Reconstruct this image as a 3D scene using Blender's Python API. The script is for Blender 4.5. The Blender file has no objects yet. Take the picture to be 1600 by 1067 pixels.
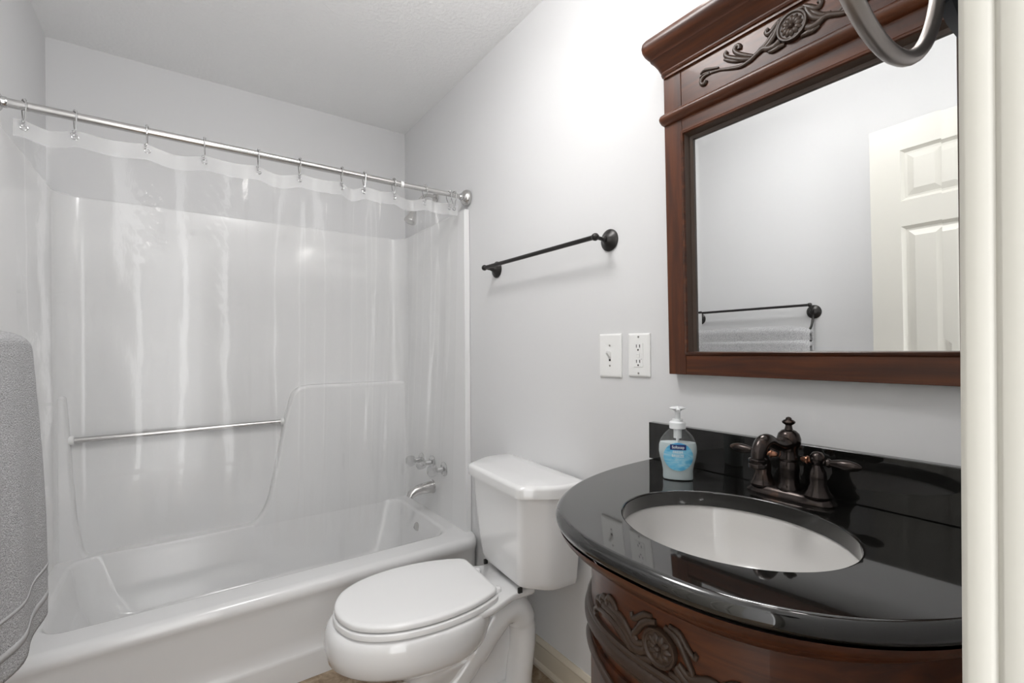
import bpy, math, random
import numpy as np
from math import pi, sin, cos, radians as rad
from mathutils import Matrix, Vector

random.seed(4)
SC = bpy.context.scene
COL = SC.collection

# ------------------------------------------------------------------ camera
F_PX, YAW, PITCH, ROLL = 735.2362, rad(35.236), rad(-0.0465), rad(-0.4035)
CAM = Vector((-1.0901, 0.0, 1.1721))
fw = Vector((sin(YAW)*cos(PITCH), cos(YAW)*cos(PITCH), sin(PITCH)))
r0 = Vector((cos(YAW), -sin(YAW), 0))
u0 = r0.cross(fw)
rt = r0*cos(ROLL) + u0*sin(ROLL)
up = u0*cos(ROLL) - r0*sin(ROLL)
cd = bpy.data.cameras.new('camera')
cam = bpy.data.objects.new('camera', cd)
COL.objects.link(cam)
cam.matrix_world = Matrix(((rt.x, up.x, -fw.x, CAM.x), (rt.y, up.y, -fw.y, CAM.y), (rt.z, up.z, -fw.z, CAM.z), (0, 0, 0, 1)))
cd.sensor_width = 36.0
cd.lens = F_PX/1600*36.0
cd.shift_y = 14.2545/1600
cd.clip_start = 0.01
SC.camera = cam

# ------------------------------------------------------------------ world, exposure
SC.view_settings.view_transform = 'Standard'
SC.view_settings.look = 'None'
SC.view_settings.gamma = 1.0
SC.view_settings.use_curve_mapping = False
SC.view_settings.exposure = 0.82
W = bpy.data.worlds.new('world')
SC.world = W
W.use_nodes = True
W.node_tree.nodes['Background'].inputs[0].default_value = (1.0, 1.0, 1.0, 1)
W.node_tree.nodes['Background'].inputs[1].default_value = 2.1
SC.cycles.max_bounces = 12
SC.cycles.transparent_max_bounces = 24
SC.cycles.caustics_reflective = False
SC.cycles.caustics_refractive = False
SC.cycles.sample_clamp_indirect = 4.0
GLOBE_E = 8.5      # vanity light globes
DOME_E = 15.0       # ceiling dome

# room
RW, RD, RH = 1.524, 2.624, 2.447      # width, depth, height
Y0 = 0.02                             # room face of the front wall

# ------------------------------------------------------------------ materials
def mat(name, col=(.8, .8, .8), rough=.5, metal=0., coat=0., spec=.5, **kw):
    m = bpy.data.materials.new(name)
    m.use_nodes = True
    b = m.node_tree.nodes['Principled BSDF']
    b.inputs['Base Color'].default_value = (*col, 1)
    b.inputs['Roughness'].default_value = rough
    b.inputs['Metallic'].default_value = metal
    b.inputs['Coat Weight'].default_value = coat
    b.inputs['Coat Roughness'].default_value = .06
    b.inputs['Specular IOR Level'].default_value = spec
    for k, v in kw.items():
        b.inputs[k].default_value = v
    return m

def nd(m, t, **kw):
    n = m.node_tree.nodes.new(t)
    for k, v in kw.items():
        if k in n.inputs:
            n.inputs[k].default_value = v
        else:
            setattr(n, k, v)
    return n

def lk(m, a, b):
    m.node_tree.links.new(a, b)

def bsdf(m):
    return m.node_tree.nodes['Principled BSDF']

def bump(m, scale, strength, dist=.002, detail=3., stretch=(1, 1, 1)):
    tc = nd(m, 'ShaderNodeTexCoord'); mp = nd(m, 'ShaderNodeMapping')
    mp.inputs['Scale'].default_value = stretch
    n = nd(m, 'ShaderNodeTexNoise', Scale=scale, Detail=detail)
    b = nd(m, 'ShaderNodeBump', Strength=strength, Distance=dist)
    lk(m, tc.outputs['Object'], mp.inputs['Vector']); lk(m, mp.outputs[0], n.inputs['Vector'])
    lk(m, n.outputs[0], b.inputs['Height']); lk(m, b.outputs[0], bsdf(m).inputs['Normal'])
    return n

def noise_col(m, scale, stops, stretch=(1, 1, 1), detail=5., distort=0., rough=.55):
    tc = nd(m, 'ShaderNodeTexCoord'); mp = nd(m, 'ShaderNodeMapping')
    mp.inputs['Scale'].default_value = stretch
    n = nd(m, 'ShaderNodeTexNoise', Scale=scale, Detail=detail, Distortion=distort, Roughness=rough)
    r = nd(m, 'ShaderNodeValToRGB')
    e = r.color_ramp.elements
    while len(e) < len(stops):
        e.new(.5)
    for k, (p, c) in enumerate(stops):
        e[k].position = p; e[k].color = (*c, 1)
    lk(m, tc.outputs['Object'], mp.inputs['Vector']); lk(m, mp.outputs[0], n.inputs['Vector'])
    lk(m, n.outputs[0], r.inputs[0]); lk(m, r.outputs[0], bsdf(m).inputs['Base Color'])
    return n, r

M = {}
M['wall'] = mat('wall_paint', (.70, .70, .705), .6, spec=.3); bump(M['wall'], 14, .12, .004, 4, (1, 1, .35))
M['ceiling'] = mat('ceiling_texture', (.90, .90, .90), .8, spec=.2); bump(M['ceiling'], 70, .55, .006, 5)
M['fiberglass'] = mat('white_fiberglass', (.775, .775, .775), .18, coat=.25)
M['porcelain'] = mat('white_porcelain', (.80, .80, .80), .07, coat=.6)
M['seat'] = mat('white_seat_plastic', (.83, .83, .83), .22)
M['sink'] = mat('sink_porcelain', (.60, .588, .572), .12, coat=.4)
M['plastic'] = mat('white_plastic', (.84, .84, .83), .3)
M['dark'] = mat('dark_slot', (.015, .014, .013), .6)
M['screw'] = mat('screw_metal', (.35, .34, .32), .4, metal=.8)
M['nickel'] = mat('brushed_nickel', (.60, .59, .58), .24, metal=1.)
M['chrome'] = mat('chrome', (.62, .62, .62), .12, metal=1.)
M['cream'] = mat('cream_trim_paint', (.45, .437, .395), .35, coat=.15); bump(M['cream'], 40, .12, .001, 3, (1, 1, .15))
M['base'] = mat('baseboard_paint', (.62, .56, .46), .35, coat=.15)
M['door'] = mat('door_paint', (.68, .665, .61), .4)
M['blackmetal'] = mat('dark_bronze_metal', (.030, .028, .027), .33, metal=.55)
M['bracket'] = mat('black_bracket_metal', (.025, .028, .034), .38, metal=.5)
M['ring'] = mat('grey_bronze_metal', (.36, .33, .31), .33, metal=.9)
M['mirror'] = mat('mirror_silver', (.86, .87, .87), .0, metal=1.)
M['globe'] = mat('frosted_lamp_glass', (.9, .9, .9), .3)
bsdf(M['globe']).inputs['Emission Color'].default_value = (1, .97, .93, 1)
bsdf(M['globe']).inputs['Emission Strength'].default_value = GLOBE_E
M['dome'] = mat('ceiling_dome_glass', (.9, .9, .9), .3)
bsdf(M['dome']).inputs['Emission Color'].default_value = (1, .99, .98, 1)
bsdf(M['dome']).inputs['Emission Strength'].default_value = DOME_E

# faucet bronze with copper wear
m = M['bronze'] = mat('oil_rubbed_bronze', (.06, .045, .04), .22, metal=.9)
noise_col(m, 30, [(.0, (.022, .019, .018)), (.56, (.050, .041, .038)), (.70, (.12, .070, .048)), (1., (.24, .12, .075))], (1, 1, .5))
M['copper'] = mat('worn_copper', (.33, .16, .10), .3, metal=.9)

# mahogany
def wood(name, stretch, k=1.0):
    m = mat(name, (.1, .03, .015), .36, coat=.10, spec=.4)
    noise_col(m, 16, [(.22, (.020*k, .0075*k, .0050*k)), (.5, (.060*k, .0180*k, .0070*k)), (.80, (.122*k, .0365*k, .0115*k))], stretch, 6, .4)
    return m
M['wood_h'] = wood('mahogany_horizontal', (1, .22, 3.0), 1.15)
M['wood_v'] = wood('mahogany_upright', (2.5, 2.5, .22), 1.15)
M['carve'] = mat('carved_dark_wood', (.044, .026, .017), .42, coat=.08, spec=.4)
bump(M['carve'], 90, .15, .001)

# granite
m = M['granite'] = mat('black_granite', (.006, .006, .006), .035, coat=.5, spec=.6)
noise_col(m, 420, [(.0, (.004, .004, .004)), (.64, (.008, .0078, .007)), (.74, (.022, .021, .019)), (.80, (.10, .095, .085))], detail=2)

# vinyl floor
m = M['floor'] = mat('stone_vinyl_floor', (.3, .22, .15), .42)
noise_col(m, 22, [(.22, (.085, .055, .034)), (.45, (.22, .155, .098)), (.6, (.36, .275, .19)), (.8, (.48, .40, .30))], detail=9, distort=.8, rough=.68)

# terry towel
m = M['towel'] = mat('grey_terry', (.36, .36, .37), .95, spec=.1)
noise_col(m, 260, [(.25, (.30, .30, .305)), (.75, (.68, .68, .69))], detail=3)
tcn = nd(m, 'ShaderNodeTexNoise', Scale=300, Detail=2.); bb = nd(m, 'ShaderNodeBump', Strength=1., Distance=.006)
tc = nd(m, 'ShaderNodeTexCoord'); lk(m, tc.outputs['Object'], tcn.inputs['Vector']); lk(m, tcn.outputs[0], bb.inputs['Height']); lk(m, bb.outputs[0], bsdf(m).inputs['Normal'])
M['towel_band'] = mat('grey_towel_band', (.47, .47, .475), .8, spec=.2); bump(M['towel_band'], 200, .4, .002)

def clear_film(name, haze, gloss_rough, tint, f0=.05, wrinkle=0., hazecol=(.9, .9, .9)):
    """thin clear plastic: mostly transparent, a little milky, glossy skin"""
    m = bpy.data.materials.new(name); m.use_nodes = True
    nt = m.node_tree; nt.nodes.clear()
    out = nt.nodes.new('ShaderNodeOutputMaterial')
    tr = nt.nodes.new('ShaderNodeBsdfTransparent'); tr.inputs[0].default_value = (*tint, 1)
    df = nt.nodes.new('ShaderNodeBsdfDiffuse'); df.inputs[0].default_value = (*hazecol, 1)
    tl = nt.nodes.new('ShaderNodeBsdfTranslucent'); tl.inputs[0].default_value = (*hazecol, 1)
    mx0 = nt.nodes.new('ShaderNodeMixShader'); mx0.inputs[0].default_value = .5
    gl = nt.nodes.new('ShaderNodeBsdfGlossy'); gl.inputs['Roughness'].default_value = gloss_rough
    mx1 = nt.nodes.new('ShaderNodeMixShader'); mx1.inputs[0].default_value = haze
    mx2 = nt.nodes.new('ShaderNodeMixShader')
    fr = nt.nodes.new('ShaderNodeFresnel')
    ge = nt.nodes.new('ShaderNodeNewGeometry'); mr = nt.nodes.new('ShaderNodeMapRange')      # thin film: same skin reflection from both sides
    mr.inputs['To Min'].default_value = 1.5; mr.inputs['To Max'].default_value = 1/1.5
    nt.links.new(ge.outputs['Backfacing'], mr.inputs['Value']); nt.links.new(mr.outputs[0], fr.inputs['IOR'])
    L = nt.links.new
    L(df.outputs[0], mx0.inputs[1]); L(tl.outputs[0], mx0.inputs[2])
    L(tr.outputs[0], mx1.inputs[1]); L(mx0.outputs[0], mx1.inputs[2])
    mt = nt.nodes.new('ShaderNodeMath'); mt.operation = 'MINIMUM'; mt.inputs[1].default_value = .30
    L(fr.outputs[0], mt.inputs[0]); L(mt.outputs[0], mx2.inputs[0]); L(mx1.outputs[0], mx2.inputs[1]); L(gl.outputs[0], mx2.inputs[2])
    L(mx2.outputs[0], out.inputs[0])
    if wrinkle:
        t = nt.nodes.new('ShaderNodeTexCoord'); mp = nt.nodes.new('ShaderNodeMapping'); mp.inputs['Scale'].default_value = (1.6, 1, .7)
        n = nt.nodes.new('ShaderNodeTexNoise'); n.inputs['Scale'].default_value = 14; n.inputs['Detail'].default_value = 5
        b = nt.nodes.new('ShaderNodeBump'); b.inputs['Strength'].default_value = wrinkle; b.inputs['Distance'].default_value = .01
        L(t.outputs['Object'], mp.inputs[0]); L(mp.outputs[0], n.inputs['Vector']); L(n.outputs[0], b.inputs['Height'])
        for x in (gl, fr):
            L(b.outputs[0], x.inputs['Normal'])
    return m
M['curtain'] = clear_film('clear_vinyl', .04, .08, (1., 1., 1.), wrinkle=.25)
M['curtain_hem'] = clear_film('milky_vinyl_hem', .42, .2, (.97, .97, .97))
M['bottle'] = clear_film('clear_bottle_plastic', .03, .05, (.96, .97, .97))
M['acrylic'] = clear_film('clear_acrylic', .16, .05, (.88, .88, .88))
M['soap'] = mat('milky_soap', (.62, .70, .72), .3, **{'Subsurface Weight': .3, 'Subsurface Radius': (.02, .02, .02)})
M['pump'] = mat('milky_pump_plastic', (.82, .84, .85), .3, **{'Subsurface Weight': .2, 'Subsurface Radius': (.01, .01, .01)})
M['tag_blue'] = mat('navy_label_ink', (.008, .018, .14), .3)
M['ink_white'] = mat('white_label_ink', (.85, .88, .9), .4)
m = M['label'] = mat('blue_label', (.15, .5, .75), .3)
noise_col(m, 26, [(.3, (.05, .28, .62)), (.45, (.12, .50, .76)), (.6, (.34, .66, .82)), (.75, (.50, .56, .80))], (1, 1, 2.2), 3, .6)

# ------------------------------------------------------------------ mesh helpers
class MB:
    def __init__(s):
        s.v = []; s.f = []; s.turned = False
    def add(s, verts, faces):
        o = len(s.v)
        s.v += [tuple(float(c) for c in p) for p in verts]
        s.f += [tuple(i+o for i in f) for f in faces]
        return s
    def box(s, a, b):
        x0, y0, z0 = a; x1, y1, z1 = b
        return s.add([(x0, y0, z0), (x1, y0, z0), (x1, y1, z0), (x0, y1, z0), (x0, y0, z1), (x1, y0, z1), (x1, y1, z1), (x0, y1, z1)],
                     [(0, 3, 2, 1), (4, 5, 6, 7), (0, 1, 5, 4), (1, 2, 6, 5), (2, 3, 7, 6), (3, 0, 4, 7)])
    def loft(s, rings, closed=True, cap0=True, cap1=True):
        n = len(rings[0]); V = [p for r in rings for p in r]; Fc = []
        for k in range(len(rings)-1):
            for i in range(n if closed else n-1):
                j = (i+1) % n
                Fc.append((k*n+i, k*n+j, (k+1)*n+j, (k+1)*n+i))
        if cap0: Fc.append(tuple(reversed(range(n))))
        if cap1: Fc.append(tuple((len(rings)-1)*n+i for i in range(n)))
        return s.add(V, Fc)
    def tube(s, pts, rad, seg=12, cap=True, closed=False, flat=None):
        s.turned = True
        P = [Vector(p) for p in pts]; n = len(P)
        R = rad if isinstance(rad, (list, tuple)) else [rad]*n
        T = []
        for i in range(n):
            if closed: t = P[(i+1) % n]-P[i-1]
            else: t = P[min(i+1, n-1)]-P[max(i-1, 0)]
            T.append(t.normalized())
        a = Vector((0, 0, 1)) if abs(T[0].z) < .9 else Vector((1, 0, 0))
        N = (a-T[0]*a.dot(T[0])).normalized(); rings = []
        for i in range(n):
            N = (N-T[i]*N.dot(T[i])).normalized(); B = T[i].cross(N)
            rings.append([P[i]+(N*cos(2*pi*k/seg)+B*sin(2*pi*k/seg))*R[i] for k in range(seg)])
        if closed: rings.append(rings[0])
        return s.loft(rings, True, cap and not closed, cap and not closed)
    def lathe(s, prof, org=(0, 0, 0), axis=(0, 0, 1), seg=32, cap=True):
        s.turned = True
        A = Vector(axis).normalized(); a = Vector((1, 0, 0)) if abs(A.x) < .9 else Vector((0, 1, 0))
        N = (a-A*a.dot(A)).normalized(); B = A.cross(N); O = Vector(org)
        rings = [[O+A*h+(N*cos(2*pi*k/seg)+B*sin(2*pi*k/seg))*max(r, 1e-5) for k in range(seg)] for r, h in prof]
        return s.loft(rings, True, cap, cap)
    def build(s, name, m, parent=None, org=None, smooth=40, bevel=0, bseg=2):
        V = np.array(s.v, dtype=float)
        if org is None:
            org = (0, 0, 0) if parent is not None else tuple((V.min(0)+V.max(0))/2*np.array((1, 1, 0))+np.array((0, 0, V[:, 2].min())))
        V = V-np.array(org)
        me = bpy.data.meshes.new(name)
        me.from_pydata(V.tolist(), [], s.f)
        me.validate()
        import bmesh
        bm = bmesh.new(); bm.from_mesh(me)
        bmesh.ops.recalc_face_normals(bm, faces=bm.faces[:])
        bm.to_mesh(me); bm.free()
        for k in (m if isinstance(m, list) else [m]):
            me.materials.append(k)
        if smooth:
            me.polygons.foreach_set('use_smooth', [True]*len(me.polygons))
            me.set_sharp_from_angle(angle=rad(smooth))
        o = bpy.data.objects.new(name, me); COL.objects.link(o)
        if parent is not None:
            o.parent = parent
        else:
            o.location = org
        if bevel == 0 and smooth and smooth < 90 and not s.turned:
            md = o.modifiers.new('weighted_normal', 'WEIGHTED_NORMAL'); md.keep_sharp = True; md.weight = 50
        if bevel:
            md = o.modifiers.new('bevel', 'BEVEL'); md.width = bevel; md.segments = bseg; md.limit_method = 'ANGLE'; md.angle_limit = rad(35)
        return o

def thing(name, label, cat, loc=(0, 0, 0), rot=(0, 0, 0), group=None):
    o = bpy.data.objects.new(name, None); COL.objects.link(o)
    o.empty_display_size = .05
    o.location = loc; o.rotation_euler = rot
    o['label'] = label; o['category'] = cat
    if group: o['group'] = group
    return o

def tag(o, label, cat, group=None):
    o['label'] = label; o['category'] = cat
    if group: o['group'] = group
    return o

def struct(o):
    o['kind'] = 'structure'
    return o

def part(mb, name, m, root, label=None, **kw):
    """world-space mesh as a child of an unrotated empty"""
    o = mb.build(name, m, root, org=tuple(root_loc(root)), **kw)
    if label: o['label'] = label
    return o

def root_loc(o):
    l = Vector(o.location)
    while o.parent is not None:
        o = o.parent; l = l+Vector(o.location)
    return l

def catmull(pts, n=8):
    P = [np.array(p, float) for p in pts]; P = [2*P[0]-P[1]]+P+[2*P[-1]-P[-2]]; out = []
    for i in range(1, len(P)-2):
        for k in range(n):
            t = k/n
            out.append(.5*((2*P[i])+(-P[i-1]+P[i+1])*t+(2*P[i-1]-5*P[i]+4*P[i+1]-P[i+2])*t*t+(-P[i-1]+3*P[i]-3*P[i+1]+P[i+2])*t**3))
    out.append(P[-2])
    return out

def round_poly(pts, rads, seg=6):
    """2D polygon with rounded corners, constant vertex count"""
    n = len(pts); out = []
    for i in range(n):
        p = np.array(pts[i], float); a = np.array(pts[i-1], float); b = np.array(pts[(i+1) % n], float)
        r = rads[i] if isinstance(rads, (list, tuple)) else rads
        da = (a-p)/np.linalg.norm(a-p); db = (b-p)/np.linalg.norm(b-p)
        r = min(r, np.linalg.norm(a-p)*.48, np.linalg.norm(b-p)*.48)
        for k in range(seg+1):
            t = k/seg
            out.append((1-t)**2*(p+da*r)+2*t*(1-t)*p+t*t*(p+db*r))
    return out

# ------------------------------------------------------------------ room shell
B = MB().box((-RW-.1, -.32, -.1), (.1, RD+.1, 0)); struct(B.build('floor', M['floor']))
B = MB().box((-RW-.1, -.32, RH), (.1, RD+.1, RH+.1)); struct(B.build('ceiling', M['ceiling']))
B = MB().box((0, -.32, 0), (.1, RD+.1, RH)); struct(B.build('wall_right', M['wall']))
B = MB().box((-RW-.1, -.32, 0), (-RW, RD+.1, RH)); struct(B.build('wall_left', M['wall']))
B = MB().box((-RW, RD, 0), (0, RD+.1, RH)); struct(B.build('wall_back', M['wall']))
JX = -.909
B = MB().box((JX+.014, Y0-.115, 0), (0, Y0, RH)); struct(B.build('wall_front', M['wall']))
# jamb and its stepped casing, seen edge on beside the camera
B = MB().box((JX, Y0-.115, 0), (JX+.014, Y0-.001, 2.09)); struct(B.build('trim_2', M['cream'], bevel=.001))
prof = [(JX-.005+.001, Y0), (JX-.005, Y0+.002), (JX-.005, Y0+.0065), (JX-.0035, Y0+.0078), (JX-.005, Y0+.0092), (JX-.005, Y0+.0135), (JX-.0035, Y0+.0150), (JX+.012, Y0+.0135), (JX+.03, Y0+.0175), (JX+.05, Y0+.0155), (JX+.052, Y0)]
B = MB().loft([[(x, y, z) for x, y in prof] for z in (0, 2.13)]); struct(B.build('trim_1', M['cream'], smooth=50))
# baseboard along the mirror wall
pf = [(0, 0), (-.020, 0), (-.021, .012), (-.017, .020), (-.013, .023), (-.013, .072), (-.0115, .082), (-.014, .088), (-.0125, .094), (-.007, .100), (-.005, .104), (0, .104)]
B = MB().loft([[(x, y, z) for x, z in pf] for y in (Y0, 1.815)]); struct(B.build('baseboard_right', M['base'], smooth=30))

# six panel door leaf, standing open along the left wall (seen in the mirror)
def door():
    w, h, t = .711, 2.03, .035
    xs = [0, .108, .108+.155, w-.108-.155, w-.108, w]
    zs = [0, .21, .80, .91, 1.605, 1.71, 1.92, h]
    b = MB()
    us = []; 
    # front face grid with recessed raised panels, local u along the leaf, d = depth from the face
    for i in range(5):
        for j in range(7):
            u0_, u1, z0, z1 = xs[i], xs[i+1], zs[j], zs[j+1]
            if i in (1, 3) and j in (1, 3, 5):
                L = [(0, 0), (.006, .008), (.012, .0135), (.020, .0135), (.044, .004)]
                rings = [[(u0_+o, -d, z0+o), (u1-o, -d, z0+o), (u1-o, -d, z1-o), (u0_+o, -d, z1-o)] for o, d in L]
                b.loft(rings, True, False, True)
            else:
                b.add([(u0_, 0, z0), (u1, 0, z0), (u1, 0, z1), (u0_, 0, z1)], [(0, 1, 2, 3)])
    b.add([(0, 0, 0), (w, 0, 0), (w, -t, 0), (0, -t, 0), (0, 0, h), (w, 0, h), (w, -t, h), (0, -t, h)],
          [(0, 3, 2, 1), (4, 5, 6, 7), (1, 2, 6, 5), (2, 3, 7, 6), (3, 0, 4, 7)])
    o = b.build('door_1', M['door'], org=(0, 0, 0), smooth=20)
    return struct(o)
D = door()
# u runs from the free edge towards the camera; face normal (+local y) looks at the mirror wall
DA = rad(-90+5.0)
D.location = (-1.420, .772, .012)
D.rotation_euler = (0, 0, DA)
knob = MB().lathe([(.012, 0), (.026, .002), (.026, .008), (.011, .014), (.010, .03), (.022, .036), (.027, .048), (.024, .06), (.010, .066), (.0, .067)], (.06, 0, .93), (0, 1, 0))
knob.build('door_knob', M['nickel'], D, org=(0, 0, 0))

# ------------------------------------------------------------------ bathtub with its one-piece surround
def rrect(x0, x1, y0, y1, r, z, seg=8, rf=None):
    rf = r if rf is None else rf
    out = []
    for cx, cy, a0, rr in ((x1, y0, -90, rf), (x1, y1, 0, r), (x0, y1, 90, r), (x0, y0, 180, rf)):
        sx = 1 if cx == x1 else -1; sy = 1 if cy == y1 else -1
        for k in range(seg+1):
            a = rad(a0+90*k/seg)
            out.append((cx-sx*rr+rr*cos(a), cy-sy*rr+rr*sin(a), z))
    return out

TUB = thing('bathtub', 'white fiberglass bathtub and shower surround behind the clear curtain', 'bathtub', (-RW/2, 2.2, 0))
ZR = .345
e = .003
L = [rrect(-1.30, -.24, 2.04, 2.40, .12, .078), rrect(-1.33, -.20, 2.01, 2.455, .12, .086), rrect(-1.365, -.165, 1.975, 2.492, .11, .11), rrect(-1.405, -.135, 1.955, 2.512, .10, .20), rrect(-1.412, -.128, 1.948, 2.520, .10, .216),
     rrect(-1.43, -.105, 1.935, 2.543, .09, .30), rrect(-1.438, -.096, 1.926, 2.5485, .085, ZR-.012), rrect(-1.446, -.088, 1.916, 2.550, .085, ZR-.003),
     rrect(-1.456, -.078, 1.906, 2.553, .085, ZR)]
L += [rrect(-RW+e, -e, 1.822, RD-e, .02, ZR, rf=.05), rrect(-RW+e, -e, 1.806, RD-e, .02, ZR-.003, rf=.05), rrect(-RW+e, -e, 1.795, RD-e, .02, ZR-.012, rf=.05),
      rrect(-RW+e, -e, 1.790, RD-e, .02, ZR-.028, rf=.05), rrect(-RW+e, -e, 1.793, RD-e, .02, ZR-.045, rf=.05), rrect(-RW+e, -e, 1.803, RD-e, .02, ZR-.07, rf=.05),
      rrect(-RW+e, -e, 1.812, RD-e, .02, .15, rf=.04), rrect(-RW+e, -e, 1.812, RD-e, .02, .112, rf=.04), rrect(-RW+e, -e, 1.804, RD-e, .02, .098, rf=.04),
      rrect(-RW+e, -e, 1.800, RD-e, .02, .085, rf=.04), rrect(-RW+e, -e, 1.802, RD-e, .02, .001, rf=.04)]
part(MB().loft(L, True, True, False), 'tub_basin', M['fiberglass'], TUB, smooth=50)
# U-shaped surround wall
def ushape(z, o=0.0, seg=8):
    xi0, xi1, yb, yf, r = -1.494+o, -.030-o, 2.600-o, 1.872, .09
    inn = [(xi1, yf)]
    for k in range(seg+1):
        a = rad(90*k/seg); inn.append((xi1-r+r*cos(a), yb-r+r*sin(a)))
    for k in range(seg+1):
        a = rad(90+90*k/seg); inn.append((xi0+r+r*cos(a), yb-r+r*sin(a)))
    inn.append((xi0, yf))
    out = [(-RW+e, yf), (-RW+e, RD-e), (-e, RD-e), (-e, yf)]
    return [(x, y, z) for x, y in inn+out]
part(MB().loft([ushape(ZR-.002), ushape(1.809), ushape(1.817, -.006)]), 'surround_wall', M['fiberglass'], TUB, smooth=40)
# moulded lower wall: shelf block on the right and left with a scooped recess between
rec = [(-.028, .33), (-.028, 1.003), (-.54, 1.003), (-.60, .995), (-.632, .965), (-.645, .92), (-.668, .83), (-.700, .65), (-.738, .46), (-.765, .39), (-.81, .345), (-.90, .322),
       (-1.30, .315), (-1.385, .325), (-1.415, .36), (-1.435, .50), (-1.452, .82), (-1.462, 1.003), (-1.496, 1.003), (-1.496, .33), (-1.2, .30), (-.5, .30)]
rec = [tuple(p) for p in round_poly(rec, .03, 3)]
def inset(poly, d):
    n = len(poly); out = []
    for i in range(n):
        p = np.array(poly[i]); a = np.array(poly[i-1]); b = np.array(poly[(i+1) % n])
        t = (b-a)/(np.linalg.norm(b-a)+1e-9); nrm = np.array((-t[1], t[0]))
        out.append(tuple(p+nrm*d))
    return out
rr = [[(x, y, z) for x, z in inset(rec, d)] for y, d in ((2.606, 0), (2.570, 0), (2.558, .003), (2.551, .008), (2.549, .014))]
shelf = MB().loft(rr, True, False, False)
from mathutils.geometry import tessellate_polygon
o_ = len(rec)*(len(rr)-1)
shelf.f += [tuple(o_+i for i in t_) for t_ in tessellate_polygon([[Vector((p[0], p[2], 0)) for p in rr[-1]]])]
part(shelf, 'moulded_shelf', M['fiberglass'], TUB, smooth=40)
g = part(MB().tube([(-1.456, 2.572, .820), (-.668, 2.572, .826)], .0115, 16), 'grab_bar', M['nickel'], TUB, 'brushed metal grab bar')
for x, s in ((-1.452, 1), (-.672, -1)):
    part(MB().lathe([(.018, -.004), (.018, .010), (.013, .012)], (x, 2.572, .820 if s > 0 else .826), (s, 0, 0), 20), 'bar_ferrule', M['plastic'], g)
part(MB().lathe([(.0, .010), (.028, .009), (.036, .004), (.037, 0)], (-.106, 2.24, .262), (-1, 0, .08), 24), 'overflow_plate', M['nickel'], TUB, 'round metal overflow plate')

# tub filler: three clear knobs and a spout on the right end wall
def on_end(y, z): return (-.030, y, z)
kn = None
for idx, (y, z, lb) in enumerate(((2.085, .590, 'clear acrylic shower valve knob nearest the tub front edge'),
                                  (2.215, .600, 'clear acrylic shower valve knob in the middle of three'),
                                  (2.345, .590, 'clear acrylic shower valve knob farthest back in the tub'))):
    t = thing('valve_knob', lb, 'tap', on_end(y, z), group='clear knobs above the tub spout')
    if kn is None:
        a = MB().lathe([(.034, 0), (.034, .003), (.026, .010), (.014, .013), (.011, .045)], axis=(-1, 0, 0), seg=24).build('escutcheon', M['chrome'], t)
        b = MB()
        rings = []
        for r, h in ((.012, .040), (.022, .046), (.027, .060), (.026, .078), (.018, .086), (.004, .088)):
            rings.append([(-h, r*(1+.07*cos(8*q))*cos(q), r*(1+.07*cos(8*q))*sin(q)) for q in [2*pi*k/48 for k in range(48)]])
        b.loft(rings); b.build('acrylic_grip', M['acrylic'], t)
        MB().lathe([(.010, .0885), (.009, .0900), (.0, .0902)], axis=(-1, 0, 0), seg=16).build('index_cap', M['chrome'], t)
        kn = t
    else:
        for ch in list(kn.children):
            c = ch.copy(); COL.objects.link(c); c.parent = t
t = thing('tub_spout', 'nickel tub spout below the clear valve knobs', 'spout', on_end(2.215, .475))
P = [(0, 0, 0), (-.02, 0, 0), (-.06, 0, -.002), (-.095, 0, -.008), (-.118, 0, -.020), (-.126, 0, -.034)]
MB().tube(P, [.030, .029, .026, .024, .021, .019], 20).build('spout_body', M['nickel'], t)
MB().lathe([(.034, 0), (.033, .006), (.029, .008)], axis=(-1, 0, 0), seg=24).build('wall_flange', M['nickel'], t)
# shower head
t = thing('shower_fixture', 'nickel shower head on a bent arm high on the tub end wall', 'shower fitting', (-.001, 2.215, 1.965))
P = catmull([(0, 0, 0), (-.04, 0, .004), (-.075, 0, -.012), (-.105, 0, -.055), (-.120, 0, -.085)], 5)
MB().tube(P, .0085, 14).build('shower_arm', M['nickel'], t)
MB().lathe([(.030, 0), (.029, .006), (.014, .014)], axis=(-1, 0, 0), seg=24).build('wall_flange', M['nickel'], t)
ax = Vector((-.38, 0, -1)).normalized(); b0 = Vector((-.118, 0, -.080))
MB().lathe([(.009, 0), (.013, .004), (.013, .014), (.017, .020), (.026, .048), (.031, .064), (.031, .072), (.027, .075), (.0, .075)], b0, ax, 24).build('spray_head', M['nickel'], t)

# ------------------------------------------------------------------ curtain rod, hooks, curtain
YR, ZROD = 1.8837, 1.8730
t = thing('shower_curtain_rod', 'brushed metal curtain rod spanning above the bathtub', 'curtain rod', (-.76, YR, ZROD))
MB().tube([(-RW+.012+.76, 0, 0), (-.325+.76, 0, 0)], .0125, 20).build('outer_tube', M['nickel'], t)
MB().tube([(-.345+.76, 0, 0), (-.02+.76, 0, 0)], .0106, 20).build('inner_tube', M['nickel'], t)
MB().lathe([(.0133, -.006), (.0138, 0), (.0133, .006)], (-.322+.76, 0, 0), (1, 0, 0), 20).build('joint_collar', M['plastic'], t, )
for xx, s in ((-.001, -1), (-RW+.001, 1)):
    f = MB().lathe([(.034, 0), (.0365, .004), (.036, .013), (.031, .023), (.022, .031), (.016, .034)], (xx+.76, 0, 0), (s, 0, 0), 28).build('end_flange', M['nickel'], t)
    MB().lathe([(.0145, .030), (.0150, .042), (.0125, .046)], (xx+.76, 0, 0), (s, 0, 0), 20).build('flange_collar', M['chrome'], f)

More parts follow.
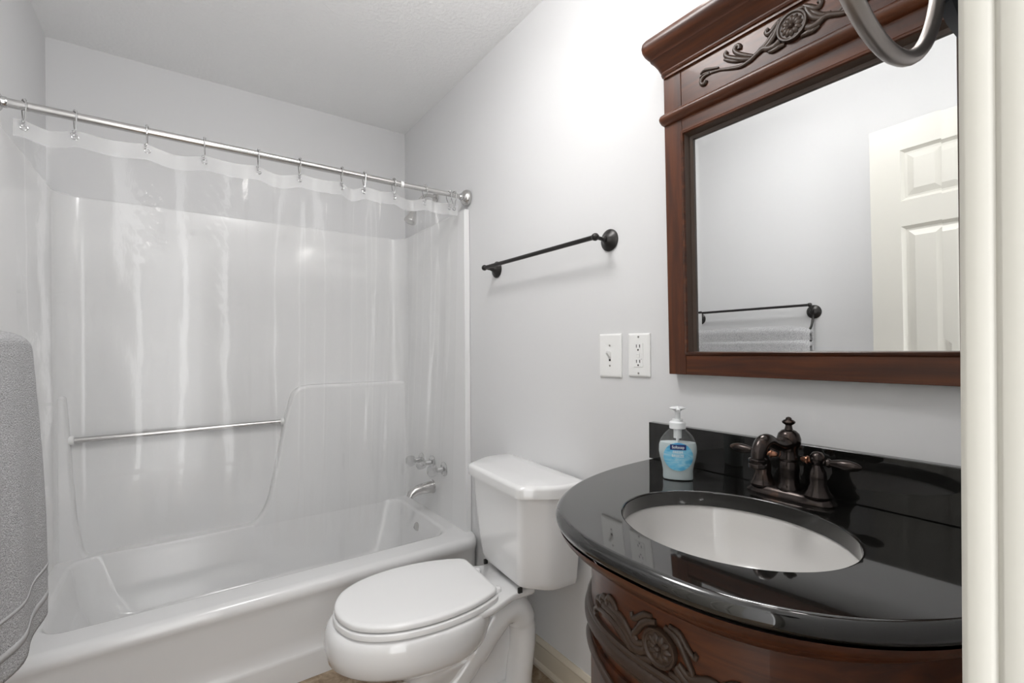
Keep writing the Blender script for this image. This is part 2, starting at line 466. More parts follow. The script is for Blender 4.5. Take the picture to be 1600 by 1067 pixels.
HX = [-1.446, -1.339, -1.170, -1.017, -.857, -.721, -.568, -.480, -.357, -.216, -.100, -.075]
ordn = ['first', 'second', 'third', 'fourth', 'fifth', 'sixth', 'seventh', 'eighth', 'ninth', 'tenth', 'eleventh', 'twelfth and last']
HK = None
TILT = [.40, .30, .0, -.05, .0, .05, -.06, .04, .1, .25, .3, .2]
for i, x in enumerate(HX):
    t = thing('curtain_hook', 'chrome roller hook on the curtain rod, %s from the left wall' % ordn[i], 'hook', (x, YR, ZROD), (0, 0, TILT[i]), group='roller hooks along the curtain rod')
    if HK is None:
        # double hook: over the rod, down both sides, small end balls through the curtain grommet
        pts = []
        for a in range(-20, 201, 10):
            pts.append((.0, .0185*cos(rad(a)), .0185*sin(rad(a))))
        front = [(0, .0150, -.018), (0, .010, -.030), (0, .006, -.040), (.0015, .006, -.052), (.003, .006, -.062), (.004, .004, -.070)]
        back = [(0, -.0165, -.016), (0, -.012, -.028), (0, -.009, -.040), (-.004, -.010, -.048)]
        wire = list(reversed(front))+pts+back
        MB().tube([tuple(p) for p in catmull(wire, 2)], .0019, 8).build('hook_wire', M['chrome'], t)
        b = MB()
        for a in (50, 70, 90, 110, 130):
            b.lathe([(.0, -.004), (.0030, -.0028), (.0042, 0), (.0030, .0028), (.0, .004)], (0, .0172*cos(rad(a)), .0172*sin(rad(a))), (0, -sin(rad(a)), cos(rad(a))), 10)
        b.build('roller_beads', M['chrome'], t)
        b = MB()
        for p in ((-.004, -.010, -.048), (-.006, .006, -.052)):
            b.lathe([(.0, -.0044), (.0031, -.0031), (.0044, 0), (.0031, .0031), (.0, .0044)], p, (0, 0, 1), 10)
        b.tube([(-.006, .006, -.052), (-.005, .004, -.072)], .0012, 6)
        b.build('hook_tip', M['chrome'], t)
        HK = t
    else:
        for ch in list(HK.children):
            c = ch.copy(); COL.objects.link(c); c.parent = t

# curtain sheet
x0, x1, ztop, zbot, HEM = -1.468, -.056, 1.832, .155, .048
CUR = thing('shower_curtain', 'clear vinyl shower curtain hanging inside the bathtub', 'shower curtain', ((x0+x1)/2, YR, zbot))
NU, NV = 760, 260
rng = np.random.default_rng(3)
U = np.linspace(0, 1, NU); X = x0+(x1-x0)*U
hidx = np.interp(X, HX[:11], np.arange(11))            # hook number along the width
def vfun(v):
    return np.concatenate([np.linspace(0, HEM/(ztop-zbot), 8), np.linspace(HEM/(ztop-zbot), 1, NV)[1:]])
V = vfun(None)
Xg, Vg = np.meshgrid(X, V); Ig = np.meshgrid(hidx, V)[0]
amp = np.interp(Xg, [-1.47, -1.2, -.9, -.6, -.3, -.06], [.010, .012, .016, .020, .020, .014])
yy = amp*np.sin(pi*Ig)*(1-.35*Vg)
for k in range(16):                                      # slow random folds that start under the hooks and drift downwards
    c = rng.uniform(-1.45, -.08); w = rng.uniform(.02, .055); a = rng.uniform(-.014, .014); dr = rng.uniform(-.12, .08)
    yy += a*np.exp(-((Xg-c-dr*Vg)/w)**2)*np.clip(Vg*6, 0, 1)*np.exp(-((Vg-rng.uniform(.1, .9))/rng.uniform(.25, .6))**2)
for c, w, a in ((-.39, .022, .017), (-.30, .024, -.015), (-.215, .016, .015), (-.15, .016, -.013), (-.105, .013, .012), (-.52, .024, .015), (-.63, .026, -.015), (-.80, .034, .013), (-.455, .012, .006), (-.26, .010, .006), (-.70, .014, .006)):
    dx = -.10*np.clip(Vg-.35, 0, 1)*(c+.75 if c > -.75 else 0)
    yy += a*np.exp(-((Xg-c-dx)/w)**2)*np.clip(Vg*5, 0, 1)
for zc in (1.545, 1.345, 1.02, .78):                     # packing creases
    zz = ztop-(ztop-zbot)*Vg
    yy += .0032*np.exp(-((zz-zc-.004*np.sin(Xg*9))/.006)**2)*(.5+.5*np.sin(Xg*7+zc*5))
yy += .0010*np.sin(Xg*60+3*np.sin(Vg*9))*np.sin(Vg*14+Xg*8)*np.clip(Vg*4, 0, 1)
for c, w, z0, z1, am in ((-1.175, .030, 1.42, 1.74, .0026), (-1.00, .050, 1.50, 1.78, .0034), (-.985, .03, 1.25, 1.5, .0018), (-.62, .02, 1.2, 1.6, .0016), (-.33, .018, 1.0, 1.5, .0016)):   # crumpled patches
    win = np.exp(-((Xg-c)/w)**2)*np.clip((zz-z0)/.05, 0, 1)*np.clip((z1-zz)/.05, 0, 1)
    cr = sum(np.abs(np.sin(Xg*fx+zz*fz+ph))-.6 for fx, fz, ph in ((40, 120, 0.), (-55, 90, 1.3), (90, 60, 2.1), (20, -150, .4)))
    yy += am*win*cr*.6
sag = .012*np.abs(np.sin(pi*Ig))**1.2
zz = ztop-(ztop-zbot)*Vg-sag*(1-Vg)
yg = YR-.003+yy+np.interp(zz, [zbot, .5, 1.7, 1.85], [.085, .070, .004, 0])
P = np.stack([Xg, yg, zz], -1)
def gridmesh(P):
    a, b = P.shape[:2]; q = np.arange(a*b).reshape(a, b)
    Fc = np.stack([q[:-1, :-1], q[:-1, 1:], q[1:, 1:], q[1:, :-1]], -1).reshape(-1, 4)
    return P.reshape(-1, 3), Fc
def grid_obj(name, P, m, parent, smooth=180):
    v, fc = gridmesh(P); v = v-np.array(root_loc(parent))
    me = bpy.data.meshes.new(name); me.from_pydata(v.tolist(), [], fc.tolist())
    me.polygons.foreach_set('use_smooth', [True]*len(me.polygons)); me.materials.append(m)
    o = bpy.data.objects.new(name, me); COL.objects.link(o); o.parent = parent
    return o
grid_obj('vinyl_sheet', P[7:], M['curtain'], CUR)
hem = grid_obj('header_hem', P[:8], M['curtain_hem'], CUR); hem['label'] = 'milky white reinforced top hem'
gm = None
for i, x in enumerate(HX):
    xi = int(np.argmin(abs(X-x))); p = P[3, xi]
    if gm is None:
        o = MB().tube([(.0078*cos(q), 0, .0066*sin(q)) for q in [2*pi*k/20 for k in range(20)]], .0019, 8, closed=True).build('grommet', M['chrome'], CUR); gm = o
    else:
        o = gm.copy(); COL.objects.link(o); o.parent = CUR
    o.location = (x-CUR.location.x, p[1]-YR, p[2]-zbot)

# ------------------------------------------------------------------ towel bars
def bell(r):
    return [(r, 0), (r, .004), (r*.86, .009), (r*.62, .012), (r*.46, .016), (r*.30, .022)]
t = thing('towel_bar', 'empty dark bronze towel bar on the wall above the toilet', 'towel bar', (0, 1.33, 1.51))
MB().tube([(-.070, -.325, 0), (-.070, .312, 0)], .0075, 16).build('rail', M['blackmetal'], t)
for y in (-.3165, .3165):
    yb = -.3225 if y < 0 else .305
    o = MB().lathe(bell(.034), (-.0005, y, 0), (-1, 0, 0), 28).build('wall_mount', M['blackmetal'], t)
    b = MB().tube(catmull([(-.014, y, 0), (-.035, y*.99+yb*.01, 0), (-.055, (y+yb)/2, 0), (-.070, yb, 0)], 4), [.0085]*4+[.006]*4+[.006]*4+[.008], 12)
    b.lathe([(.0, -.0125), (.006, -.011), (.0105, -.006), (.012, 0), (.0105, .006), (.006, .011), (.0, .0125)], (-.070, yb, 0), (0, 1, 0), 16)
    b.build('bar_holder', M['blackmetal'], o)
LZ = 1.290
t = thing('double_towel_bar', 'dark bronze double towel bar reflected in the mirror, grey towel on its lower rail', 'towel bar', (-RW, 1.36, LZ))
LOWZ = -.098
MB().tube([(.050, -.322, .034), (.050, .322, .034)], .0065, 14).build('upper_rail', M['blackmetal'], t)
MB().tube([(.098, -.322, LOWZ), (.098, .322, LOWZ)], .0065, 14).build('lower_rail', M['blackmetal'], t)
for y in (-.3135, .3135):
    o = MB().lathe(bell(.034), (.0005, y, 0), (1, 0, 0), 28).build('wall_mount', M['blackmetal'], t)
    b = MB().tube(catmull([(.012, y, 0), (.026, y, .006), (.042, y, .020), (.050, y, .034)], 4), .0055, 12)
    b.tube(catmull([(.012, y, 0), (.018, y, -.035), (.045, y, -.080), (.098, y, LOWZ)], 4), .0055, 12)
    for c in ((.050, y, .034), (.098, y, LOWZ)):
        b.lathe([(.0, -.011), (.006, -.0095), (.0095, -.005), (.0105, 0), (.0095, .005), (.006, .0095), (.0, .011)], c, (0, 1, 0), 14)
    b.build('bar_holder', M['blackmetal'], o)

# grey bath towel folded over the lower rail
def towel():
    root = thing('bath_towel', 'grey terry bath towel folded over the bar by the left wall', 'towel', (-RW+.098, 1.36, .50))
    zb = LZ+LOWZ
    y0, y1 = 1.022, 1.688
    ny, ns = 150, 170
    Y = np.linspace(y0, y1, ny)
    # profile over the bar: back drop, over the top, front drop; closed thick loop
    prof = []
    zlow_f, zlow_b = .515, .60
    for z in np.linspace(zlow_b, zb, 40): prof.append((-.020, z, 0))
    for a in np.linspace(180, 0, 24)[1:-1]: prof.append((.020*cos(rad(a)), zb+.020*sin(rad(a)), 0))
    for z in np.linspace(zb, zlow_f, 80): prof.append((.020, z, 1))
    Pm = np.array(prof)
    G = np.zeros((len(Pm), ny, 3))
    for j, y in enumerate(Y):
        u = (y-y0)/(y1-y0)
        drop = np.clip((zb-Pm[:, 1])/(zb-zlow_f), 0, 1)
        fold = .012*np.sin(u*9+.6)+.008*np.sin(u*21+1)
        bulge = np.where(Pm[:, 2] > 0, (.014*np.sin(np.clip(drop, 0, 1)*pi*.72)+.003*drop), 0)
        G[:, j, 0] = -RW+.098+Pm[:, 0]*1.15+(fold*drop*.9+bulge)*np.where(Pm[:, 2] > 0, 1, 0)
        G[:, j, 1] = y+.010*np.sin(drop*3)*(u-.5)
        ed = .020*(abs(2*u-1)**8)
        G[:, j, 2] = Pm[:, 1]-ed*(1-drop)+.012*np.sin(u*8)*drop*drop
    # thicken into a closed roll: outer skin plus inner skin
    def skin(G, name, m, off0, off1, rows):
        b = MB()
        A = G[rows].copy(); Bk = G[rows].copy()
        du = np.gradient(A, axis=0); dv = np.gradient(A, axis=1)
        n = np.cross(du, dv); n /= np.linalg.norm(n, axis=2, keepdims=True)+1e-9
        if (n[len(n)//2, ny//2, 0]+n[len(n)//2, ny//2, 2]) < 0: n = -n
        taper = np.ones((1, ny, 1)); k = 14
        edge = np.sqrt(np.clip(1-(1-np.minimum(np.arange(ny), np.arange(ny)[::-1])/k).clip(0, 1)**2, 0, 1)).reshape(1, ny, 1)
        A = A+n*(off1*(.15+.85*edge)); Bk = Bk+n*off0
        a, c = A.shape[:2]
        v1, f1 = gridmesh(A); v2, f2 = gridmesh(Bk)
        b.add(v1, f1.tolist()); b.add(v2, [tuple(reversed(q)) for q in f2.tolist()])
        n1 = a*c
        q = np.arange(a*c).reshape(a, c)
        per = list(q[0, :])+list(q[1:, -1])+list(q[-1, :-1][::-1])+list(q[1:-1, 0][::-1])
        b.f += [(per[i], per[(i+1) % len(per)], per[(i+1) % len(per)]+n1, per[i]+n1) for i in range(len(per))]
        return part(b, name, m, root, smooth=180)
    R_ = np.arange(len(Pm))
    body = skin(G, 'terry_cloth', M['towel'], -.011, .013, R_)
    # woven dobby bands near the hem
    zz = Pm[:, 1]
    for zc in (.640, .565):
        rows = np.where((Pm[:, 2] > 0) & (abs(zz-zc) < .011))[0]
        if len(rows) > 1:
            skin(G, 'woven_band', M['towel_band'], .011, .0138, rows)
    return root
towel()

# ------------------------------------------------------------------ toilet (local -x is forward)
TO = thing('toilet', 'white two-piece toilet with closed lid between tub and vanity', 'toilet', (0, 1.337, 0), (0, 0, rad(-5.0)))
def egg(z, ub, uf, w, n=2.2, um=None, N=56, back_n=None):
    """plan ring; ub/uf = back and front distance from the wall, w half width"""
    um = ub+(uf-ub)*.42 if um is None else um; out = []
    for k in range(N):
        a = 2*pi*k/N; c, s = cos(a), sin(a)
        nn = n if c > 0 else (back_n or n)
        du = (uf-um) if c > 0 else (um-ub)
        out.append((-(um+du*math.copysign(abs(c)**(2/nn), c)), w*math.copysign(abs(s)**(2/nn), s), z))
    return out
TL = lambda b, nm, m, smooth=60, parent=TO, **k: b.build(nm, m, parent, org=(0, 0, 0), smooth=smooth, **k)
b = MB()
b.loft([egg(0, .30, .565, .100, 2.6), egg(.012, .30, .565, .100, 2.6), egg(.03, .31, .55, .090, 2.5), egg(.10, .32, .535, .084), egg(.15, .33, .545, .088), egg(.19, .325, .575, .100),
        egg(.222, .31, .625, .124), egg(.250, .295, .680, .150), egg(.268, .282, .717, .172), egg(.280, .274, .740, .185), egg(.294, .268, .756, .193), egg(.325, .258, .762, .196), egg(.358, .252, .759, .194),
        egg(.374, .252, .752, .191), egg(.383, .256, .740, .185), egg(.385, .30, .70, .15)], True, True, True)
# deck behind the seat
dk = [(-.115, -.116), (-.115, .116), (-.20, .116), (-.30, .160), (-.36, .165), (-.36, -.165), (-.30, -.160), (-.20, -.116)]
rd = round_poly(dk, .02, 3)
b.loft([[(x, y*.50, .30) for x, y in rd], [(x, y*.60, .335) for x, y in rd], [(x, y*.97, .364) for x, y in rd], [(x, y, .370) for x, y in rd], [(x, y, .383) for x, y in rd], [(x, y*.97, .387) for x, y in rd]])
# trapway: rises behind the bowl, turns over and drops to the floor
for s in (-1, 1):
    b.tube(catmull([(-.52, s*.040, .085), (-.45, s*.052, .105), (-.385, s*.060, .150), (-.325, s*.064, .215), (-.270, s*.064, .275), (-.220, s*.060, .312), (-.170, s*.056, .305), (-.140, s*.054, .255), (-.140, s*.056, .18), (-.152, s*.058, .10), (-.160, s*.060, .02)], 6), [.046]*18+[.050]*24+[.046]*19, 20)
b.loft([[(x, y*k, z) for x, y in round_poly([(-.115, -.115), (-.115, .115), (-.42, .105), (-.42, -.105)], .04, 4)] for z, k in ((0, 1), (.030, 1), (.050, .93), (.062, .75), (.066, .5))])
b.loft([[(x, y, z) for x, y in round_poly([(-.15, -.045), (-.15, .045), (-.45, .045), (-.45, -.045)], .01, 3)] for z in (.05, .30)])
TL(b, 'bowl', M['porcelain'], 60)
def tank_out(z, uf, wf, wm, um=.115, ub=.012, r=.022):
    return [(x, y, z) for x, y in round_poly([(-ub, -wm*.99), (-ub, wm*.99), (-um, wm), (-uf, wf), (-uf, -wf), (-um, -wm)], [.01, .01, .035, r, r, .035], 5)]
b = MB().loft([tank_out(.402, .175, .118, .190), tank_out(.408, .188, .130, .200), tank_out(.43, .196, .137, .206), tank_out(.55, .206, .155, .222), tank_out(.71, .214, .172, .236)])
TL(b, 'tank', M['porcelain'], 45)
b = MB().loft([tank_out(.708, .216, .173, .240), tank_out(.712, .229, .184, .250, ub=.005), tank_out(.738, .231, .186, .252, ub=.005), tank_out(.748, .227, .182, .248, ub=.006), tank_out(.752, .216, .174, .238, ub=.012), tank_out(.753, .15, .12, .15, ub=.05)])
TL(b, 'tank_lid', M['porcelain'], 50)
b = MB()
for s in (-1, 1): b.box((-.192, s*.122-.004, .387), (-.178, s*.122+.004, .403))
b.box((-.16, -.07, .386), (-.05, .07, .404))
TL(b, 'tank_gasket', M['dark'], 30)['label'] = 'black rubber gasket under the tank'
SEAT = [(.262, 0), (.262, .118), (.275, .134), (.32, .156), (.38, .174), (.45, .184), (.52, .184), (.59, .172), (.65, .148), (.70, .108), (.728, .055), (.737, 0)]
def seat_ring(z, g):
    c_ = catmull([(u, w, 0) for u, w in SEAT[3:]]+[(.728, -.055, 0)], 4)
    half = [tuple(p[:2]) for p in round_poly([(.262, 0.), (.262, .118), (.276, .136), (.32, .156)], .012, 4)][5:15]+[(float(p[0]), float(p[1])) for p in c_ if p[1] > .0005 and p[0] > .3]
    full = half+[(.737, 0)]+[(u, -w) for u, w in reversed(half)]
    c = .50
    return [(-(c+(u-c)*(1+g/.237)), w*(1+g/.184), z) for u, w in full]
TL(MB().loft([seat_ring(.3865, -.006), seat_ring(.389, .0), seat_ring(.402, .0), seat_ring(.4055, -.004), seat_ring(.4057, -.03)]), 'seat', M['seat'], 50)
TL(MB().loft([seat_ring(.4095, -.012), seat_ring(.4105, -.005), seat_ring(.420, -.004), seat_ring(.4255, -.008), seat_ring(.4285, -.018), seat_ring(.4305, -.07), seat_ring(.431, -.12)]), 'seat_lid', M['seat'], 60)
for s in (-1, 1):
    TL(MB().lathe([(.013, 0), (.013, .010), (.008, .014), (0, .0145)], (-.243, s*.075, .3875), seg=16), 'hinge_cap', M['seat'])
    TL(MB().lathe([(.014, 0), (.014, .008), (.009, .016), (0, .018)], (-.33, s*.098, .050), seg=16), 'bolt_cap', M['porcelain'])

# ------------------------------------------------------------------ vanity cabinet, worktop, sink
YC, SA, SB, SN = .459, .397, .571, 2.45
ZT = .8685
def SE(i, z, N=96, closed=True, back=0.0):
    a, bb = SA-i, SB-i; out = []
    for k in range(N+1):
        tt = pi*k/N; c, s = cos(tt), sin(tt)
        out.append((min(-bb*abs(s)**(2/SN), -back), YC+a*math.copysign(abs(c)**(2/SN), c), z))
    return out
VAN = thing('vanity_cabinet', 'dark mahogany bow-front vanity cabinet with carved drawer under black top', 'cabinet', (-.25, YC, 0))
def rows(L, back=.001): return [SE(i, z, back=back) for i, z in L]
part(MB().loft(rows([(.006, ZT-.0305), (.008, ZT-.036), (.011, ZT-.042), (.018, ZT-.050), (.026, ZT-.055), (.032, ZT-.057), (.034, ZT-.060), (.038, ZT-.061), (.040, ZT-.066), (.048, ZT-.074), (.056, ZT-.079), (.060, ZT-.081), (.060, ZT-.085), (.064, ZT-.087)]), True, False, False), 'cornice_moulding', M['wood_h'], VAN, smooth=30)
part(MB().loft(rows([(.066, ZT-.086), (.066, .688)]), True, False, False), 'drawer_front', M['wood_h'], VAN, smooth=40)
part(MB().loft(rows([(.066, .694), (.060, .693), (.057, .689), (.057, .685), (.060, .682), (.056, .679), (.053, .673), (.053, .667), (.057, .662), (.061, .660), (.061, .655), (.066, .653)])), 'waist_moulding', M['carve'], VAN, smooth=35)
part(MB().loft(rows([(.070, .655), (.070, .10), (.060, .095), (.055, .085), (.055, .02), (.060, .0)]), True, False, True), 'carcass', M['wood_v'], VAN, smooth=40)
def on_front(inset_, y, z, h):
    """point on the bowed front; h = height off the surface"""
    a, bb = SA-inset_, SB-inset_
    q = min(abs((y-YC)/a), .999); x = -bb*(1-q**SN)**(1/SN)
    nx = -SN*abs(x/bb)**(SN-1)/bb; ny = SN*q**(SN-1)/a*math.copysign(1, y-YC)
    l = math.hypot(nx, ny)
    return (x+nx/l*h, y+ny/l*h, z)
def side_pt(inset_, tt, z, h=0):
    a, bb = SA-inset_-(-h), SB-inset_+h
    c, s = cos(tt), sin(tt)
    return (-bb*abs(s)**(2/SN), YC+a*math.copysign(abs(c)**(2/SN), c), z)
# two door frames on the lower front (raised moulding), with knobs
for t0, t1 in ((rad(38), rad(88)), (rad(92), rad(142))):
    d = part(MB().loft([[side_pt(.070, t0+(t1-t0)*k/30, z, h) for k in range(31)]+[side_pt(.070, t1-(t1-t0)*k/30, z2, h) for k, z2 in [(q, .15) for q in range(31)]] for z, h in ((.635, -.004), (.635, .006))][:2], True, True, True), 'door', M['wood_v'], VAN, smooth=30)
    ring = []
    for o, z in ((.03, .60),): pass
    pts = [side_pt(.070, t0+(t1-t0)*(.10+.80*k/24), .600+.022*sin(pi*k/24), .008) for k in range(25)]+[side_pt(.070, t1-(t1-t0)*(.10+.80*k/24), .19, .008) for k in range(25)]
    part(MB().tube(pts, .0075, 10, closed=True), 'panel_moulding', M['carve'], d)
    tk = t1-rad(5) if t0 < rad(60) else t0+rad(5)
    part(MB().lathe([(.006, 0), (.006, .012), (.012, .018), (.013, .024), (.008, .030), (0, .031)], side_pt(.070, tk, .45, .006), (-1, 0, 0), 16), 'door_knob', M['bronze'], d)

# carved ornament ------------------------------------------------
def carve(b, mp, strokes, mirror=True):
    for sg in ((1, -1) if mirror else (1,)):
        for pts, rads in strokes:
            C_ = catmull([(s*sg, t_, 0) for s, t_ in pts], 6)
            n = len(C_); R_ = np.interp(np.linspace(0, 1, n), np.linspace(0, 1, len(rads)), rads)
            loc = MB().tube([tuple(p) for p in C_], [float(r) for r in R_], 10)
            b.add([mp(x, y, z*.85+.35*.004) for x, y, z in loc.v], loc.f)
def rosette(b, mp, R_, petals=10):
    N = 40
    prof = [(1.0, -.002), (1.0, .004), (.96, .0065), (.86, .0065), (.80, .004), (.76, .003)]
    b.loft([[mp(r*R_*cos(2*pi*k/N), r*R_*sin(2*pi*k/N), h) for k in range(N)] for r, h in prof], True, True, True)
    for q in range(petals):
        a = 2*pi*q/petals
        rings = []
        for k in range(7):
            f = k/6; rr_ = R_*(.16+.56*f); w = R_*.20*sin(pi*(.12+.80*f))
            rings.append([mp((rr_)*cos(a)-w*cos(th)*sin(a), rr_*sin(a)+w*cos(th)*cos(a), .003+.0045*max(sin(th), -.4)*sin(pi*(.1+.85*f))) for th in [2*pi*j/8 for j in range(8)]])
        b.loft(rings)
    b.lathe([(R_*.17, .002), (R_*.17, .006), (R_*.10, .009), (0, .0095)], seg=12) if False else None
    b.loft([[mp(r*R_*cos(2*pi*k/12), r*R_*sin(2*pi*k/12), h) for k in range(12)] for r, h in ((.18, .002), (.17, .007), (.10, .0095), (.02, .010))])
SPRAY = [
    # acanthus bundle close to the rosette
    ([(.026, -.016), (.036, -.021), (.048, -.020), (.060, -.014), (.074, -.018), (.090, -.025), (.112, -.027), (.138, -.019), (.160, -.011), (.186, -.006)], [.007, .0075, .007, .006, .0055, .005, .0042, .0036, .003, .0025]),
    ([(.188, -.006), (.200, -.006), (.210, -.012), (.209, -.022), (.201, -.024), (.198, -.018)], [.003, .0038, .0045, .005, .0055, .005]),
    ([(.165, -.003), (.184, .003), (.200, .008), (.212, .004)], [.0022, .003, .0035, .0022]),
    ([(.188, -.004), (.202, -.001), (.214, -.004)], [.0025, .003, .002]),
    ([(.088, -.022), (.106, -.014), (.126, -.002), (.142, .010), (.147, .019), (.142, .023)], [.004, .0055, .006, .0055, .005, .0045]),
    ([(.084, -.018), (.100, -.008), (.116, .004), (.125, .016), (.120, .024), (.113, .020), (.114, .013)], [.004, .005, .0055, .005, .0045, .005, .0055]),
    ([(.098, -.018), (.122, -.010), (.140, .001), (.150, .008)], [.003, .004, .0045, .003]),
    ([(.026, .024), (.031, .010), (.040, -.004), (.054, -.014), (.066, -.016)], [.005, .0065, .007, .006, .004]),
    ([(.022, .030), (.034, .020), (.043, .012), (.051, .012), (.054, .019), (.048, .023)], [.004, .006, .006, .005, .0045, .004]),
    ([(.030, .016), (.042, .004), (.056, -.008), (.070, -.011)], [.004, .0055, .005, .003]),
    ([(.010, .031), (.020, .027), (.030, .022)], [.003, .0045, .003]),
    ([(.016, -.028), (.028, -.028), (.040, -.029), (.050, -.026)], [.004, .006, .0055, .003]),
]
KX, KZ = .77, .95
def mp_cab(s, t_, h):
    return on_front(.066, YC-.012+s*KX, .728+(t_-max(0, abs(s)-.09)*.29)*KZ-.026*min(1, max(0, (-s-.045)/.08)), h)
CAB = [
    ([(.034, -.018), (.050, -.026), (.070, -.024), (.092, -.008), (.115, .006), (.145, .016), (.175, .022)], [.008, .009, .008, .0075, .007, .006, .005]),
    ([(.040, -.012), (.060, -.017), (.082, -.006), (.104, .010), (.130, .021), (.160, .030)], [.006, .007, .007, .0065, .006, .005]),
    ([(.046, -.026), (.072, -.032), (.098, -.020), (.124, -.004), (.155, .006), (.185, .012)], [.005, .007, .007, .0065, .006, .005]),
    ([(.150, .018), (.178, .028), (.198, .032), (.206, .024), (.198, .016), (.190, .020)], [.005, .0055, .006, .0062, .006, .007]),
    ([(.140, .024), (.160, .036), (.176, .038), (.180, .030), (.172, .026)], [.005, .0055, .006, .006, .0065]),
    ([(.118, .018), (.132, .034), (.148, .040), (.154, .032), (.147, .028)], [.005, .0055, .006, .006, .0065]),
    ([(.160, .008), (.190, .012), (.212, .010), (.214, .000), (.204, -.002)], [.005, .0055, .006, .006, .0065]),
    ([(.010, .034), (.028, .030), (.044, .020), (.056, .006), (.066, -.006), (.058, -.014)], [.005, .007, .0075, .007, .006, .005]),
    ([(.020, .040), (.040, .036), (.058, .024), (.070, .020), (.074, .028)], [.004, .006, .006, .005, .004]),
    ([(.020, -.032), (.036, -.034), (.052, -.038), (.060, -.032)], [.005, .0065, .006, .004]),
]
b = MB(); carve(b, mp_cab, CAB)
orn = part(b, 'carved_spray', M['carve'], VAN, 'carved acanthus spray on the drawer front', smooth=60)
b = MB(); rosette(b, lambda s, t_, h: on_front(.066, YC-.012+s, .728+t_, h+.004), .029)
part(b, 'carved_rosette', M['carve'], orn, smooth=50)

# worktop with undermount hole
SKC = (-.306, .455); SKA, SKB = .170, .190      # ellipse half axes in x and y
SINK_EXP = 2.1
def outline(i):
    return [(x, y) for x, y, z in SE(i, 0, 240)]
def ray_out(poly, phi):
    c = np.array(SKC); d = np.array((cos(phi), sin(phi))); best = None
    for k in range(len(poly)):
        p = np.array(poly[k]); q = np.array(poly[(k+1) % len(poly)]); e_ = q-p
        den = d[0]*e_[1]-d[1]*e_[0]
        if abs(den) < 1e-12: continue
        w = p-c; tt = (w[0]*e_[1]-w[1]*e_[0])/den; uu = (w[0]*d[1]-w[1]*d[0])/den
        if tt > 0 and -1e-9 <= uu <= 1+1e-9 and (best is None or tt < best): best = tt
    return tuple(c+d*best)
phis = sorted(list(np.linspace(-pi, pi, 200, endpoint=False))+[math.atan2(YC+s*(SA-1e-4)-SKC[1], -.001-SKC[0]) for s in (1, -1)])
def oring(i, z):
    P_ = outline(i); return [(min(x, -.001), y, z) for x, y in [ray_out(P_, p) for p in phis]]
def hole(g, z):
    out = []
    for p in phis:
        c, s = cos(p), sin(p); r = 1/math.sqrt((c/(SKA+g))**2+(s/(SKB+g))**2)
        out.append((SKC[0]+r*c, SKC[1]+r*s, z))
    return out
WT = thing('vanity_worktop', 'polished black granite vanity worktop with low backsplash', 'worktop', (-.28, YC, ZT-.03))
R_ = [hole(0, ZT-.030), hole(0, ZT-.003), hole(.0015, ZT-.0008), hole(.004, ZT), oring(.014, ZT), oring(.009, ZT-.0012), oring(.0045, ZT-.0045), oring(.0015, ZT-.009), oring(0, ZT-.015), oring(.0015, ZT-.021), oring(.005, ZT-.026), oring(.010, ZT-.0295), oring(.02, ZT-.030), hole(0, ZT-.030)]
part(MB().loft(R_, True, False, False), 'granite_slab', M['granite'], WT, smooth=40)
part(MB().box((-.021, YC-SA+.004, ZT+.0005), (-.0008, YC+SA-.002, ZT+.1005)), 'backsplash', M['granite'], WT, bevel=.0015)
SK = thing('sink', 'white oval undermount basin set in the black worktop', 'sink', (SKC[0], SKC[1], ZT-.17))
Ls = [(.012, -.0305), (.004, -.0305), (.002, -.034), (-.004, -.05), (-.014, -.08), (-.034, -.115), (-.065, -.140), (-.10, -.152), (-.135, -.157), (-.150, -.158)]
inn = [hole(g, ZT+h) for g, h in Ls]; outr = [hole(g+.009, ZT+h-.008) for g, h in reversed(Ls)]
part(MB().loft(inn+outr, True, False, False), 'basin', M['sink'], SK, smooth=60)
part(MB().lathe([(.024, .0), (.024, .003), (.019, .004), (.016, .002), (0, .002)], (SKC[0], SKC[1], ZT-.1595), seg=24), 'drain', M['bronze'], SK)

# ------------------------------------------------------------------ faucet
FX, FY = -.076, .459
FA = thing('faucet', 'oil-rubbed bronze two-handle faucet behind the sink', 'faucet', (FX, FY, ZT))
def stad(hx, hy, z, N=48):
    out = []
    for k in range(N):
        a = 2*pi*k/N; c, s = cos(a), sin(a)
        out.append((FX+hx*math.copysign(abs(c)**.8, c), FY+hy*math.copysign(abs(s)**.55, s), z))
    return out
part(MB().loft([stad(.028, .084, ZT+.0003), stad(.0285, .085, ZT+.004), stad(.026, .082, ZT+.008), stad(.024, .079, ZT+.011), stad(.021, .076, ZT+.0165), stad(.014, .066, ZT+.019)]), 'base_plate', M['bronze'], FA, smooth=50)
part(MB().lathe([(.023, .016), (.0235, .020), (.021, .025), (.0185, .030), (.0175, .045), (.0190, .058), (.0180, .071), (.0165, .074), (.0185, .077), (.0185, .082), (.0165, .085), (.0160, .100), (.0185, .104), (.0215, .110), (.0220, .120), (.0190, .130), (.0130, .136), (.0085, .138)], (FX, FY, ZT), seg=32), 'body', M['bronze'], FA, smooth=40)
part(MB().lathe([(.0085, .136), (.0065, .143), (.0060, .147), (.0115, .151), (.0125, .154), (.0095, .157), (.0055, .159), (.0055, .161), (.0035, .163), (0, .164)], (FX, FY, ZT), seg=24), 'finial', M['bronze'], FA, smooth=40)
P = catmull([(FX-.006, FY, ZT+.113), (FX-.035, FY, ZT+.111), (FX-.060, FY, ZT+.117), (FX-.086, FY, ZT+.126), (FX-.108, FY, ZT+.122), (FX-.121, FY, ZT+.106), (FX-.124, FY, ZT+.094)], 6)
